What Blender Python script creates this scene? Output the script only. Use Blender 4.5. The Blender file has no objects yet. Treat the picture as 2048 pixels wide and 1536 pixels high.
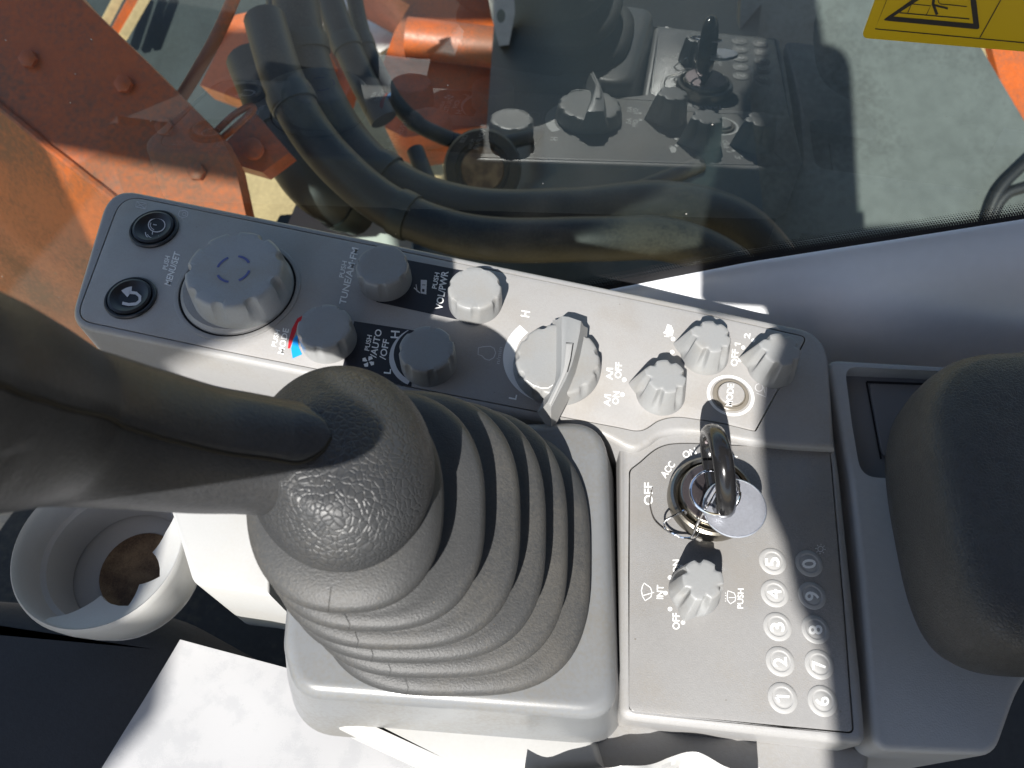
import bpy, bmesh, math, random
from mathutils import Vector, Matrix, noise
from mathutils.geometry import tessellate_polygon
random.seed(7)
sc = bpy.context.scene
COL = sc.collection
# ------------------------------------------------------------------ camera, sky, sun, exposure
F = 1577.0                      # focal length in photo pixels (2048 wide)
TH, D0 = math.radians(30), 0.37
SN, CS = math.sin(TH), math.cos(TH)
CAM = Vector((0, -D0*SN, D0*CS)); VV = Vector((0, SN, -CS)); UU = Vector((0, CS, SN)); RR = Vector((1, 0, 0))
cd = bpy.data.cameras.new('camera'); cam = bpy.data.objects.new('camera', cd); COL.objects.link(cam)
cam.location = CAM; cam.rotation_euler = (TH, 0, 0)
cd.sensor_width = 36; cd.lens = 36*F/2048; cd.clip_start = 0.01; cd.clip_end = 500
cd.dof.use_dof = True; cd.dof.focus_distance = 0.355; cd.dof.aperture_fstop = 18
sc.camera = cam
SUNPX = (1405, 452)             # where the sun's rays converge in the picture
LS = (RR*((SUNPX[0]-1024)/F) + UU*((768-SUNPX[1])/F) + VV)      # per unit of camera depth
LD = LS.normalized()
world = bpy.data.worlds.new('World'); sc.world = world; world.use_nodes = True
wn = world.node_tree.nodes; wl = world.node_tree.links
sky = wn.new('ShaderNodeTexSky'); sky.sky_type = 'NISHITA'; sky.sun_disc = False
sky.sun_elevation = math.asin(-LD.z); sky.sun_rotation = math.atan2(-LD.x, -LD.y) % (2*math.pi)
wl.new(sky.outputs[0], wn['Background'].inputs[0]); wn['Background'].inputs[1].default_value = 0.10
sd = bpy.data.lights.new('sun', 'SUN'); sd.energy = 5.0; sd.angle = math.radians(0.55); sd.color = (1, .968, .92)
sun = bpy.data.objects.new('sun', sd); COL.objects.link(sun); sun.location = CAM - LD*3
sun.rotation_euler = LD.to_track_quat('-Z', 'Y').to_euler()
sc.view_settings.view_transform = 'Standard'; sc.view_settings.look = 'None'; sc.view_settings.gamma = 1
sc.view_settings.exposure = 0.8
sc.cycles.max_bounces = 8; sc.cycles.transparent_max_bounces = 12; sc.cycles.caustics_reflective = False

# ------------------------------------------------------------------ measuring: photo pixel -> point in the cab
def ray(u, v): return VV + RR*((u-1024)/F) + UU*((768-v)/F)
def P(u, v, h=0.0):             # on the horizontal plane at height h
    d = ray(u, v); return CAM + d*((h-CAM.z)/d.z)
def Q(u, v, depth): return CAM + ray(u, v)*depth
GN = Vector((-.1346, -1, .1069)).normalized(); GD = .1101           # window plane
def G(u, v, off=0.0):
    d = ray(u, v); t = -(CAM.dot(GN)+GD-off)/d.dot(GN); return CAM + d*t
def SV(a, b, depth):            # a point that shades sun-view position (a, b)
    return CAM + RR*a + UU*b + LS*depth
PXM = lambda u, v, h=0: (P(u+1, v, h)-P(u, v, h)).length            # metres per photo pixel

# ------------------------------------------------------------------ materials
def mat(name, col, rough=.5, metal=0, bump=0, bscale=800, var=0, vscale=60, dirt=None, dscale=25, damt=.5, dlo=.45, dhi=.7, leather=0, lscale=430, spec=.5, coat=0, detail=3, specks=0, sscale=260):
    m = bpy.data.materials.new(name); m.use_nodes = True
    nt = m.node_tree; N = nt.nodes; L = nt.links; b = N['Principled BSDF']
    b.inputs['Base Color'].default_value = (*col, 1); b.inputs['Roughness'].default_value = rough
    b.inputs['Metallic'].default_value = metal; b.inputs['Specular IOR Level'].default_value = spec
    b.inputs['Coat Weight'].default_value = coat; b.inputs['Coat Roughness'].default_value = .15
    tc = N.new('ShaderNodeTexCoord'); co = tc.outputs['Object']
    def noi(s, d=3):
        n = N.new('ShaderNodeTexNoise'); n.inputs['Scale'].default_value = s; n.inputs['Detail'].default_value = d
        L.new(co, n.inputs['Vector']); return n
    cur = None
    if var:
        n = noi(vscale, 5); n2 = noi(vscale*14, 2)
        r = N.new('ShaderNodeMix'); r.data_type = 'RGBA'; r.blend_type = 'MIX'
        r.inputs[6].default_value = tuple(c*(1-var) for c in col)+(1,); r.inputs[7].default_value = tuple(min(1, c*(1+var)) for c in col)+(1,)
        ad = N.new('ShaderNodeMath'); ad.operation = 'ADD'; L.new(n.outputs[0], ad.inputs[0]); L.new(n2.outputs[0], ad.inputs[1])
        h = N.new('ShaderNodeMath'); h.operation = 'MULTIPLY_ADD'; L.new(ad.outputs[0], h.inputs[0]); h.inputs[1].default_value = 1.2; h.inputs[2].default_value = -.7
        h.use_clamp = True
        L.new(h.outputs[0], r.inputs[0]); cur = r.outputs[2]
    if dirt:
        n = noi(dscale, 6); n2 = noi(dscale*30, 3)
        mu = N.new('ShaderNodeMath'); mu.operation = 'MULTIPLY_ADD'; L.new(n2.outputs[0], mu.inputs[0]); mu.inputs[1].default_value = .5; L.new(n.outputs[0], mu.inputs[2])
        mr = N.new('ShaderNodeMapRange'); mr.inputs[1].default_value = dlo+.25; mr.inputs[2].default_value = dhi+.25; mr.inputs[4].default_value = damt
        L.new(mu.outputs[0], mr.inputs[0])
        r = N.new('ShaderNodeMix'); r.data_type = 'RGBA'; L.new(mr.outputs[0], r.inputs[0])
        if cur: L.new(cur, r.inputs[6])
        else: r.inputs[6].default_value = (*col, 1)
        r.inputs[7].default_value = (*dirt, 1); cur = r.outputs[2]
        rr = N.new('ShaderNodeMapRange'); rr.inputs[3].default_value = rough; rr.inputs[4].default_value = min(1, rough+.25); L.new(mr.outputs[0], rr.inputs[0]); L.new(rr.outputs[0], b.inputs['Roughness'])
    if specks:                  # sparse crumbs of dirt
        vo = N.new('ShaderNodeTexVoronoi'); vo.inputs['Scale'].default_value = sscale; L.new(co, vo.inputs['Vector'])
        sp = N.new('ShaderNodeMapRange'); sp.inputs[1].default_value = .13; sp.inputs[2].default_value = .07; L.new(vo.outputs['Distance'], sp.inputs[0])
        gt = N.new('ShaderNodeMath'); gt.operation = 'GREATER_THAN'; gt.inputs[1].default_value = .80; L.new(vo.outputs['Color'], gt.inputs[0])
        mm = N.new('ShaderNodeMath'); mm.operation = 'MULTIPLY'; L.new(sp.outputs[0], mm.inputs[0]); L.new(gt.outputs[0], mm.inputs[1])
        m3 = N.new('ShaderNodeMath'); m3.operation = 'MULTIPLY'; L.new(mm.outputs[0], m3.inputs[0]); m3.inputs[1].default_value = specks
        r = N.new('ShaderNodeMix'); r.data_type = 'RGBA'; L.new(m3.outputs[0], r.inputs[0])
        if cur: L.new(cur, r.inputs[6])
        else: r.inputs[6].default_value = (*col, 1)
        r.inputs[7].default_value = (.11, .09, .065, 1); cur = r.outputs[2]
    if cur: L.new(cur, b.inputs['Base Color'])
    nrm = None
    if leather:
        n = noi(90, 2); vm = N.new('ShaderNodeVectorMath'); vm.operation = 'MULTIPLY_ADD'
        L.new(n.outputs['Color'], vm.inputs[0]); vm.inputs[1].default_value = (.006,)*3; L.new(co, vm.inputs[2])
        vo = N.new('ShaderNodeTexVoronoi'); vo.feature = 'DISTANCE_TO_EDGE'; vo.inputs['Scale'].default_value = lscale; L.new(vm.outputs[0], vo.inputs['Vector'])
        mr = N.new('ShaderNodeMapRange'); mr.inputs[2].default_value = .16; L.new(vo.outputs[0], mr.inputs[0])
        bp = N.new('ShaderNodeBump'); bp.inputs['Strength'].default_value = leather; bp.inputs['Distance'].default_value = .00035
        L.new(mr.outputs[0], bp.inputs['Height']); nrm = bp.outputs[0]
    if bump:
        n = noi(bscale, detail); bp = N.new('ShaderNodeBump'); bp.inputs['Strength'].default_value = bump; bp.inputs['Distance'].default_value = .0004
        L.new(n.outputs[0], bp.inputs['Height'])
        if nrm: L.new(nrm, bp.inputs['Normal'])
        nrm = bp.outputs[0]
    if nrm: L.new(nrm, b.inputs['Normal'])
    return m
M = {}
M['kpanel'] = mat('keypad_grey', (.262, .258, .254), .25, bump=.25, bscale=1800, var=.05, vscale=45, dirt=(.23, .20, .16), dscale=40, damt=.3, specks=.5)
M['panel'] = mat('panel_grey', (.345, .337, .33), .38, bump=.25, bscale=1800, var=.05, vscale=45, dirt=(.28, .24, .19), dscale=40, damt=.3, specks=.45)
M['body'] = mat('console_plastic', (.305, .302, .30), .36, bump=.2, bscale=1500, var=.05, vscale=30, dirt=(.25, .22, .17), dscale=30, damt=.3, specks=.4)
M['tray'] = mat('tray_plastic', (.172, .179, .186), .28, bump=.08, bscale=1500, var=.04, vscale=20, dirt=(.15, .13, .095), dscale=22, damt=.45)
M['knob'] = mat('knob_plastic', (.27, .275, .276), .38, bump=.12, bscale=1600, var=.04, dirt=(.24, .21, .17), dscale=60, damt=.3)
M['knob_dark'] = mat('knob_plastic_menu', (.33, .35, .365), .5, bump=.15, bscale=1500, var=.05, dirt=(.3, .25, .15), dscale=50, damt=.3)
M['black'] = mat('black_plastic', (.012, .013, .016), .35, bump=.1, bscale=1500)
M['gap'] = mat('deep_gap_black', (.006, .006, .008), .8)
M['printblack'] = mat('black_print', (.012, .013, .02), .45, bump=.1, bscale=1800)
M['white'] = mat('white_print', (.85, .85, .83), .5)
M['greyprint'] = mat('grey_print', (.62, .62, .63), .5)
M['red'] = mat('red_print', (.62, .02, .03), .45)
M['blue'] = mat('blue_print', (.01, .32, .85), .45)
M['darkblue'] = mat('blue_mark', (.10, .12, .32), .5)
M['rubber'] = mat('boot_rubber', (.046, .047, .048), .52, bump=.4, bscale=1400, var=.12, vscale=50, dirt=(.115, .105, .088), dscale=28, damt=.4, dlo=.45, dhi=.75, specks=.6, sscale=420)
M['dome'] = mat('leather_grain_plastic', (.036, .038, .041), .43, leather=.5, lscale=520, bump=.12, bscale=1500, dirt=(.09, .082, .07), dscale=22, damt=.35, dlo=.5, dhi=.8)
M['grip'] = mat('grip_plastic', (.033, .0345, .038), .40, leather=.12, lscale=900, bump=.35, bscale=900, var=.25, vscale=45, dirt=(.075, .072, .066), dscale=30, damt=.22)
M['seam'] = mat('dirty_seam', (.022, .019, .013), .9)
M['trim'] = mat('white_trim', (.79, .80, .82), .4, bump=.06, bscale=1200, var=.03, vscale=12)
M['whiteplastic'] = mat('white_plastic', (.43, .43, .42), .35, bump=.05, bscale=900, var=.03, dirt=(.4, .35, .27), dscale=18, damt=.15)
M['coffee'] = mat('coffee_stain', (.12, .07, .035), .6, var=.6, vscale=70, dirt=(.30, .21, .12), dscale=70, damt=.9, bump=.3, bscale=300)
M['paper'] = mat('paper', (.39, .39, .395), .7, bump=.05, bscale=500, dirt=(.32, .325, .335), dscale=85, damt=.5, dlo=.5, dhi=.58)
M['bag'] = mat('thin_plastic_film', (.40, .40, .39), .28, bump=.2, bscale=200)
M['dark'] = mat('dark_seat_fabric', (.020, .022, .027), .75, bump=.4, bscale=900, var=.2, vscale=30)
M['mat'] = mat('floor_mat', (.03, .032, .034), .8, bump=.3, bscale=300, var=.25, vscale=14, dirt=(.12, .11, .085), dscale=6, damt=.6)
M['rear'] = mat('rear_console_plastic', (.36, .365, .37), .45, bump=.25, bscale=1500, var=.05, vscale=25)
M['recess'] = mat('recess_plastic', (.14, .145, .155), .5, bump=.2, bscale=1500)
M['armrest'] = mat('armrest_vinyl', (.045, .047, .049), .42, leather=.45, lscale=800, bump=.2, bscale=900, var=.2, vscale=20)
M['chrome'] = mat('chrome', (.78, .78, .8), .1, 1, bump=.05, bscale=200, var=.05)
M['tag'] = mat('key_tag_steel', (.50, .52, .58), .34, .75, bump=.25, bscale=140, var=.12, vscale=80)
M['steel'] = mat('worn_steel', (.34, .29, .30), .38, 1, bump=.2, bscale=900, var=.15, vscale=70)
M['bronze'] = mat('dark_bezel', (.30, .28, .24), .3, 1, bump=.1, bscale=700, var=.1)
M['brass'] = mat('brass', (.75, .55, .28), .25, 1)
M['keyblack'] = mat('key_black_plastic', (.012, .012, .013), .16, bump=.05, bscale=400)
M['brownring'] = mat('smoky_ring', (.20, .18, .15), .35)
M['disc'] = mat('button_disc', (.36, .357, .35), .5, bump=.1, bscale=1600)
M['yellow'] = mat('yellow_vinyl', (.60, .41, .006), .3, bump=.05, bscale=200)
M['orange'] = mat('orange_paint', (.48, .095, .015), .38, var=.2, vscale=8, dirt=(.13, .07, .045), dscale=7, damt=.75, dlo=.42, dhi=.66, bump=.12, bscale=120, specks=.7, sscale=45)
M['hose'] = mat('hose_rubber', (.012, .013, .014), .5, bump=.25, bscale=250, dirt=(.10, .09, .07), dscale=12, damt=.35)
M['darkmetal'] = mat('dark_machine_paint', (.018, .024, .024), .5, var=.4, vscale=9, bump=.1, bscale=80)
M['plate'] = mat('grey_deck_plate', (.088, .099, .094), .5, var=.2, vscale=3, dirt=(.035, .038, .036), dscale=4, damt=.6, bump=.08, bscale=60)
M['sheet'] = mat('pale_sheet', (.62, .58, .56), .4, var=.2, vscale=14)
M['ground'] = mat('sandy_ground', (.42, .31, .16), .9, var=.3, vscale=5, bump=.6, bscale=30)
M['link'] = mat('dusty_link', (.42, .38, .32), .6, var=.15)
M['lining'] = mat('headliner', (.22, .22, .23), .9)
M['roof'] = mat('shade_panel_dark', (.09, .09, .095), .8)  # dark finish of the unseen shade panels
# window glass: clear sheet, Fresnel reflection, a green tint and dust specks
def glass_mat():
    m = bpy.data.materials.new('window_glass'); m.use_nodes = True; nt = m.node_tree; N = nt.nodes; L = nt.links
    for n in list(N): N.remove(n)
    out = N.new('ShaderNodeOutputMaterial'); tr = N.new('ShaderNodeBsdfTransparent'); tr.inputs[0].default_value = (.80, .88, .84, 1)
    gl = N.new('ShaderNodeBsdfGlossy'); gl.inputs['Roughness'].default_value = .004; gl.inputs[0].default_value = (.9, .95, .93, 1)
    fr = N.new('ShaderNodeFresnel')
    ge = N.new('ShaderNodeNewGeometry'); ir = N.new('ShaderNodeMapRange'); ir.inputs[3].default_value = 1.52; ir.inputs[4].default_value = 1/1.52
    L.new(ge.outputs['Backfacing'], ir.inputs[0]); L.new(ir.outputs[0], fr.inputs[0])      # same reflectance from both sides
    mu = N.new('ShaderNodeMath'); mu.operation = 'MULTIPLY'; mu.inputs[1].default_value = 2.7; mu.use_clamp = True; L.new(fr.outputs[0], mu.inputs[0])
    mx = N.new('ShaderNodeMixShader'); L.new(mu.outputs[0], mx.inputs[0]); L.new(tr.outputs[0], mx.inputs[1]); L.new(gl.outputs[0], mx.inputs[2])
    df = N.new('ShaderNodeBsdfDiffuse'); df.inputs[0].default_value = (.6, .58, .52, 1)
    tc = N.new('ShaderNodeTexCoord')
    vo = N.new('ShaderNodeTexVoronoi'); vo.inputs['Scale'].default_value = 170; L.new(tc.outputs['Object'], vo.inputs['Vector'])
    sp = N.new('ShaderNodeMapRange'); sp.inputs[1].default_value = .10; sp.inputs[2].default_value = .05; L.new(vo.outputs['Distance'], sp.inputs[0])
    sel = N.new('ShaderNodeMath'); sel.operation = 'GREATER_THAN'; sel.inputs[1].default_value = .86; L.new(vo.outputs['Color'], sel.inputs[0])
    m1 = N.new('ShaderNodeMath'); m1.operation = 'MULTIPLY'; L.new(sp.outputs[0], m1.inputs[0]); L.new(sel.outputs[0], m1.inputs[1])
    no = N.new('ShaderNodeTexNoise'); no.inputs['Scale'].default_value = 14; no.inputs['Detail'].default_value = 8; no.inputs['Roughness'].default_value = .7; L.new(tc.outputs['Object'], no.inputs['Vector'])
    fm = N.new('ShaderNodeMapRange'); fm.inputs[1].default_value = .42; fm.inputs[2].default_value = .8; fm.inputs[4].default_value = .02; L.new(no.outputs[0], fm.inputs[0])
    m2 = N.new('ShaderNodeMath'); m2.operation = 'MULTIPLY_ADD'; L.new(m1.outputs[0], m2.inputs[0]); m2.inputs[1].default_value = .5; L.new(fm.outputs[0], m2.inputs[2]); m2.use_clamp = True
    mx2 = N.new('ShaderNodeMixShader'); L.new(m2.outputs[0], mx2.inputs[0]); L.new(mx.outputs[0], mx2.inputs[1]); L.new(df.outputs[0], mx2.inputs[2])
    L.new(mx2.outputs[0], out.inputs[0]); return m
M['glass'] = glass_mat()

# ------------------------------------------------------------------ mesh helpers
def obj(name, verts, faces, m, parent=None, sharp=38):
    me = bpy.data.meshes.new(name); me.from_pydata([tuple(v) for v in verts], [], [tuple(f) for f in faces]); me.update()
    bm = bmesh.new(); bm.from_mesh(me); bmesh.ops.recalc_face_normals(bm, faces=bm.faces); bm.to_mesh(me); bm.free()
    for p in me.polygons: p.use_smooth = True
    me.set_sharp_from_angle(angle=math.radians(sharp))
    me.materials.append(M[m] if isinstance(m, str) else m)
    o = bpy.data.objects.new(name, me); COL.objects.link(o)
    if parent: attach(o, parent)
    return o
def worldloc(o):
    l = Vector(o.location)
    while o.parent: o = o.parent; l = l + Vector(o.location)
    return l
def attach(o, parent):
    o.parent = parent
    if parent.type == 'EMPTY': o.matrix_parent_inverse = Matrix.Translation(-Vector(parent.location))
def thing(name, label, cat, loc, group=None):
    o = bpy.data.objects.new(name, None); COL.objects.link(o); o.location = loc; o.empty_display_size = .01
    o['label'] = label; o['category'] = cat
    if group: o['group'] = group
    return o
def tag(o, label, cat, group=None):
    o['label'] = label; o['category'] = cat
    if group: o['group'] = group
    return o
def struct(o): o['kind'] = 'structure'; return o
def joinm(*parts):              # merge (verts, faces) lists that belong to one part
    V, Fc = [], []
    for v, f in parts:
        k = len(V); V += list(v); Fc += [tuple(i+k for i in q) for q in f]
    return V, Fc
def rnd(pts, default=0, seg=6):  # rounded polygon, pts (u, v[, r]) in any 2D unit
    out = []; n = len(pts)
    for i, p in enumerate(pts):
        r = p[2] if len(p) > 2 else default
        c = Vector(p[:2])
        if r <= 0: out.append(c); continue
        a = Vector(pts[i-1][:2])-c; b = Vector(pts[(i+1) % n][:2])-c
        la, lb = a.length, b.length; a.normalize(); b.normalize()
        t = min(r, la*.48, lb*.48)
        p0, p1 = c+a*t, c+b*t
        for k in range(seg+1):
            s = k/seg; out.append(p0*(1-s)**2 + c*2*s*(1-s) + p1*s*s)
    return out
def catmull(pts, seg=8, closed=False):
    out = []; n = len(pts); pts = [Vector(p) for p in pts]
    rng = range(n if closed else n-1)
    for i in rng:
        g = (lambda k: pts[k % n]) if closed else (lambda k: pts[max(0, min(n-1, k))])
        p0, p1, p2, p3 = g(i-1), g(i), g(i+1), g(i+2)
        for k in range(seg):
            t = k/seg
            out.append(.5*((2*p1)+(p2-p0)*t+(2*p0-5*p1+4*p2-p3)*t*t+(3*p1-p0-3*p2+p3)*t**3))
    if not closed: out.append(pts[-1])
    return out
def px(pts, h, default=0, seg=6): return [P(p.x, p.y, h) for p in rnd(pts, default, seg)]
def area(l): return .5*sum(l[i-1].x*l[i].y-l[i].x*l[i-1].y for i in range(len(l)))
def ccw(l): return l if area(l) > 0 else list(reversed(l))
def inset(l, d):                # inward for d > 0, l counter-clockwise
    n = len(l); out = []
    for i in range(n):
        p, a, b = l[i], l[i-1], l[(i+1) % n]
        e1 = Vector((p.x-a.x, p.y-a.y)); e2 = Vector((b.x-p.x, b.y-p.y))
        if e1.length < 1e-9: e1 = e2
        if e2.length < 1e-9: e2 = e1
        e1.normalize(); e2.normalize()
        n1 = Vector((-e1.y, e1.x)); n2 = Vector((-e2.y, e2.x)); m = n1+n2
        if m.length < 1e-6: m = n1
        m.normalize(); k = d/max(.4, m.dot(n1))
        out.append(Vector((p.x+m.x*k, p.y+m.y*k, p.z)))
    return out
def loft(rings, close_top=True, close_bot=False, cyc=True):
    n = len(rings[0]); V = [v for r in rings for v in r]; Fc = []
    for i in range(len(rings)-1):
        for j in range(n if cyc else n-1):
            k = (j+1) % n; Fc.append((i*n+j, i*n+k, (i+1)*n+k, (i+1)*n+j))
    if close_top: Fc.append(tuple(range((len(rings)-1)*n, len(rings)*n)))
    if close_bot: Fc.append(tuple(reversed(range(n))))
    return V, Fc
def slab(outline, ztop, depth, bev=.001, steps=3, taper=0, holes=(), hole_depth=.002):
    """outline = 3D points at the top surface's outer edge; rounded rim; optional holes with walls"""
    l = ccw([Vector((p.x, p.y, ztop)) for p in outline])
    rings = [[Vector((p.x, p.y, ztop-depth)) for p in inset(l, -taper)], [Vector((p.x, p.y, ztop-bev)) for p in l]]
    for k in range(1, steps+1):
        a = k/steps*math.pi/2
        rings.append([Vector((p.x, p.y, ztop-bev+bev*math.sin(a))) for p in inset(l, bev*(1-math.cos(a)))])
    if not holes: return loft(rings)
    V, Fc = loft(rings, close_top=False)
    n = len(l); base = len(V)-n
    hs = [list(reversed(ccw([Vector((p.x, p.y, ztop)) for p in h]))) for h in holes]
    idx = list(range(base, base+n)); polys = [rings[-1]]
    for h in hs:
        k = len(V); V += h; idx += list(range(k, k+len(h))); polys.append(h)
    bt = bmesh.new(); vm = {}; eds = []
    for lp in polys:
        vs_ = []
        for p in lp:
            bv = bt.verts.new(p); vm[bv] = idx[len(vm)]; vs_.append(bv)
        for q in range(len(vs_)): eds.append(bt.edges.new((vs_[q-1], vs_[q])))
    bmesh.ops.triangle_fill(bt, use_beauty=True, use_dissolve=False, edges=eds)
    for f in bt.faces: Fc.append(tuple(vm[v] for v in f.verts))
    bt.free()
    k = base+n
    for h in hs:
        m = len(h); q = len(V); V += [Vector((p.x, p.y, ztop-hole_depth)) for p in h]
        for j in range(m): Fc.append((k+j, k+(j+1) % m, q+(j+1) % m, q+j))
        k += m
        # next hole's vertices were appended right after this hole's in the first pass
    return V, Fc
def lathe(c, prof, n=48, cap=True, axis=None):
    """prof (r, z) about vertical axis at c (or a Matrix axis)"""
    V = []; Fc = []
    for r, z in prof:
        for j in range(n):
            a = 2*math.pi*j/n; p = Vector((r*math.cos(a), r*math.sin(a), z)); V.append(axis @ p if axis else Vector(c)+p)
    for i in range(len(prof)-1):
        for j in range(n):
            k = (j+1) % n; Fc.append((i*n+j, i*n+k, (i+1)*n+k, (i+1)*n+j))
    if cap: Fc.append(tuple(range((len(prof)-1)*n, len(prof)*n)))
    return V, Fc
def tube(path, r, n=10, cap=True, flat=None):
    path = [Vector(p) for p in path]; V = []; Fc = []; m = len(path)
    up = Vector((.13, .21, .97)); prev = None
    for i, p in enumerate(path):
        t = (path[min(m-1, i+1)]-path[max(0, i-1)]).normalized()
        if prev is None:
            s = t.cross(up); s = s if s.length > 1e-4 else t.cross(Vector((1, 0, 0)))
        else: s = prev-t*prev.dot(t)
        s.normalize(); prev = s; w = t.cross(s)
        ri = r(i/(m-1)) if callable(r) else r
        for j in range(n):
            a = 2*math.pi*j/n; V.append(p+(s*math.cos(a)+w*math.sin(a))*ri)
    for i in range(m-1):
        for j in range(n):
            k = (j+1) % n; Fc.append((i*n+j, i*n+k, (i+1)*n+k, (i+1)*n+j))
    if cap: Fc += [tuple(reversed(range(n))), tuple(range((m-1)*n, m*n))]
    return V, Fc
def prism(poly, vec):           # solid from a 3D polygon and a thickness vector
    n = len(poly); V = list(poly)+[p+vec for p in poly]
    Fc = [tuple(range(n)), tuple(reversed(range(n, 2*n)))]
    for i in range(n): Fc.append((i, (i+1) % n, n+(i+1) % n, n+i))
    return V, Fc

# ------------------------------------------------------------------ print: lettering and icons on a surface at height h
EPS = .00012
def text(s, a, b, cap, h, parent, m='white', name='lettering', surf=None, italic=0):
    """baseline from pixel a to pixel b, capital height in pixels"""
    surf = surf or (lambda u, v: P(u, v, h+EPS))
    cu = bpy.data.curves.new('t', 'FONT'); cu.body = s; cu.resolution_u = 3; cu.offset = .018 if m == 'white' else 0
    t = bpy.data.objects.new('t', cu); COL.objects.link(t)
    me = bpy.data.meshes.new_from_object(t); bpy.data.objects.remove(t)
    xs = [v.co.x for v in me.vertices]; ys = [v.co.y for v in me.vertices]
    x0, x1 = min(xs), max(xs); y0, y1 = min(min(ys), 0) if s.islower() else 0, max(ys)
    A, B = Vector(a), Vector(b); d = B-A; nrm = Vector((d.y, -d.x)).normalized()      # 'up' of the letters in the picture
    vs = []
    for v in me.vertices:
        q = A + d*((v.co.x-x0)/(x1-x0)) + nrm*cap*((v.co.y-y0)/(y1-y0))
        vs.append(surf(q.x, q.y))
    fs = [tuple(p.vertices) for p in me.polygons]; bpy.data.meshes.remove(me)
    return obj(name, vs, fs, m, parent)
def ribbon(pts, w, closed=False):
    pts = [Vector(p[:2]) for p in pts]; n = len(pts); V = []; Fc = []
    for i in range(n):
        a = pts[i-1] if (i or closed) else pts[i]; b = pts[(i+1) % n] if (i < n-1 or closed) else pts[i]
        t = (b-a).normalized(); s = Vector((-t.y, t.x))*w/2
        V += [pts[i]+s, pts[i]-s]
    for i in range(n if closed else n-1):
        j = (i+1) % n; Fc.append((2*i, 2*i+1, 2*j+1, 2*j))
    return V, Fc
def circ(c, r, n=28, ry=None, a0=0, a1=2*math.pi):
    full = abs(a1-a0-2*math.pi) < 1e-6; k = n if full else n+1
    return [(c[0]+r*math.cos(a0+(a1-a0)*i/n), c[1]+(ry or r)*math.sin(a0+(a1-a0)*i/n)) for i in range(k)]
def fill(pts): return [Vector(p[:2]) for p in pts], [tuple(range(len(pts)))]
def icon(parts, h, parent, m='white', name='symbol', surf=None):
    V, Fc = joinm(*parts); surf = surf or (lambda u, v: P(u, v, h+EPS))
    return obj(name, [surf(p[0], p[1]) for p in V], Fc, m, parent)
def dot(c, r): return fill(circ(c, r, 14))
# a world-space disc/annulus printed at height h
def annulus(c, r0, r1, h, parent, m, name, a0=0, a1=2*math.pi, n=56, taper=None):
    V = []; Fc = []
    for i in range(n+1):
        s = i/n; a = a0+(a1-a0)*s; ri = r0 if not taper else r1-(r1-r0)*taper(s)
        V += [Vector((c.x+ri*math.cos(a), c.y+ri*math.sin(a), h)), Vector((c.x+r1*math.cos(a), c.y+r1*math.sin(a), h))]
    for i in range(n): Fc.append((2*i, 2*i+1, 2*i+3, 2*i+2))
    return obj(name, V, Fc, m, parent)

# ================================================================== THE CONSOLE
console = thing('control_console', 'light grey right-hand cab console with knobs, switches and number keypad', 'control panel', P(1200, 1000, -.06))
tup = lambda l: [(p.x, p.y) for p in l]
ridge = tup(catmull([(1672, 897), (1590, 893), (1500, 884), (1420, 869), (1360, 864), (1322, 870), (1296, 888), (1262, 898), (1200, 868), (1118, 848)], 6))
arm_outline = px([(218, 371, 60), (840, 497), (1450, 622), (1655, 666, 60)]+ridge+[(635, 753), (134, 650, 48)], 0, seg=10)
up_px = [(244, 389, 44), (840, 510), (1400, 626), (1614, 674, 14), (1511, 862, 3)]+tup(catmull([(1500, 860), (1450, 848), (1392, 838), (1352, 834), (1318, 841), (1281, 861), (1228, 853), (1118, 832)], 6))+[(635, 738), (425, 697), (151, 639, 34)]
up_out = px(up_px, 0, seg=8)
# body of the arm with a pocket that takes the switch panel
obj('arm_body', *slab(arm_outline, 0, .034, bev=.0028, steps=5, holes=[inset(ccw(up_out), -.0003)]), 'body', console)
upper = obj('switch_panel', *slab(inset(ccw(up_out), .0003), .0001, .003, bev=.0003, steps=2), 'panel', console)
ZU = .0001
# keypad body, 4 mm lower
ZK = -.004
kb_px = [(1240, 850), (1240, 1437, 26), (1736, 1493, 26), (1724, 1350), (1703, 1150), (1682, 950), (1668, 850)]
kp_px = [(1259, 940, 8), (1256, 1424, 18), (1707, 1466, 12), (1690, 1240), (1660, 894, 20)]+tup(catmull([(1600, 893), (1473, 890), (1364, 886), (1317, 895), (1280, 924)], 5))
kp_out = px(kp_px, ZK)
obj('keypad_body', *slab(px(kb_px, ZK), ZK, .034, bev=.0034, steps=5, holes=[inset(ccw(kp_out), -.0003)]), 'body', console)
kpanel = obj('keypad_panel', *slab(inset(ccw(kp_out), .0003), ZK+.0001, .003, bev=.0003, steps=2), 'kpanel', console)
ZK += .0001
# raised tray round the lever
tray_px = [(600, 850), (1216, 836, 80), (1240, 1442, 80), (585, 1392, 60), (560, 1290, 20)]
obj('lever_tray', *slab(px(tray_px, .008, seg=10), .008, .044, bev=.006, steps=7, taper=.0085), 'tray', console)
obj('lower_shell', *slab(px([(640, 1380), (1190, 1455), (1215, 1540), (900, 1560, 40), (640, 1440, 30)], -.022), -.022, .05, bev=.006, steps=4), 'whiteplastic', console)
obj('front_skirt', *slab(px([(860, 1430), (1190, 1430), (1742, 1490), (1740, 1700), (860, 1700)], -.026), -.026, .05, bev=.004, steps=4), 'body', console)
obj('side_housing', *slab(px([(330, 985), (540, 985), (540, 1190), (470, 1178), (385, 1168, 20)], -.05), -.05, .08, bev=.003), 'whiteplastic', console)

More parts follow.
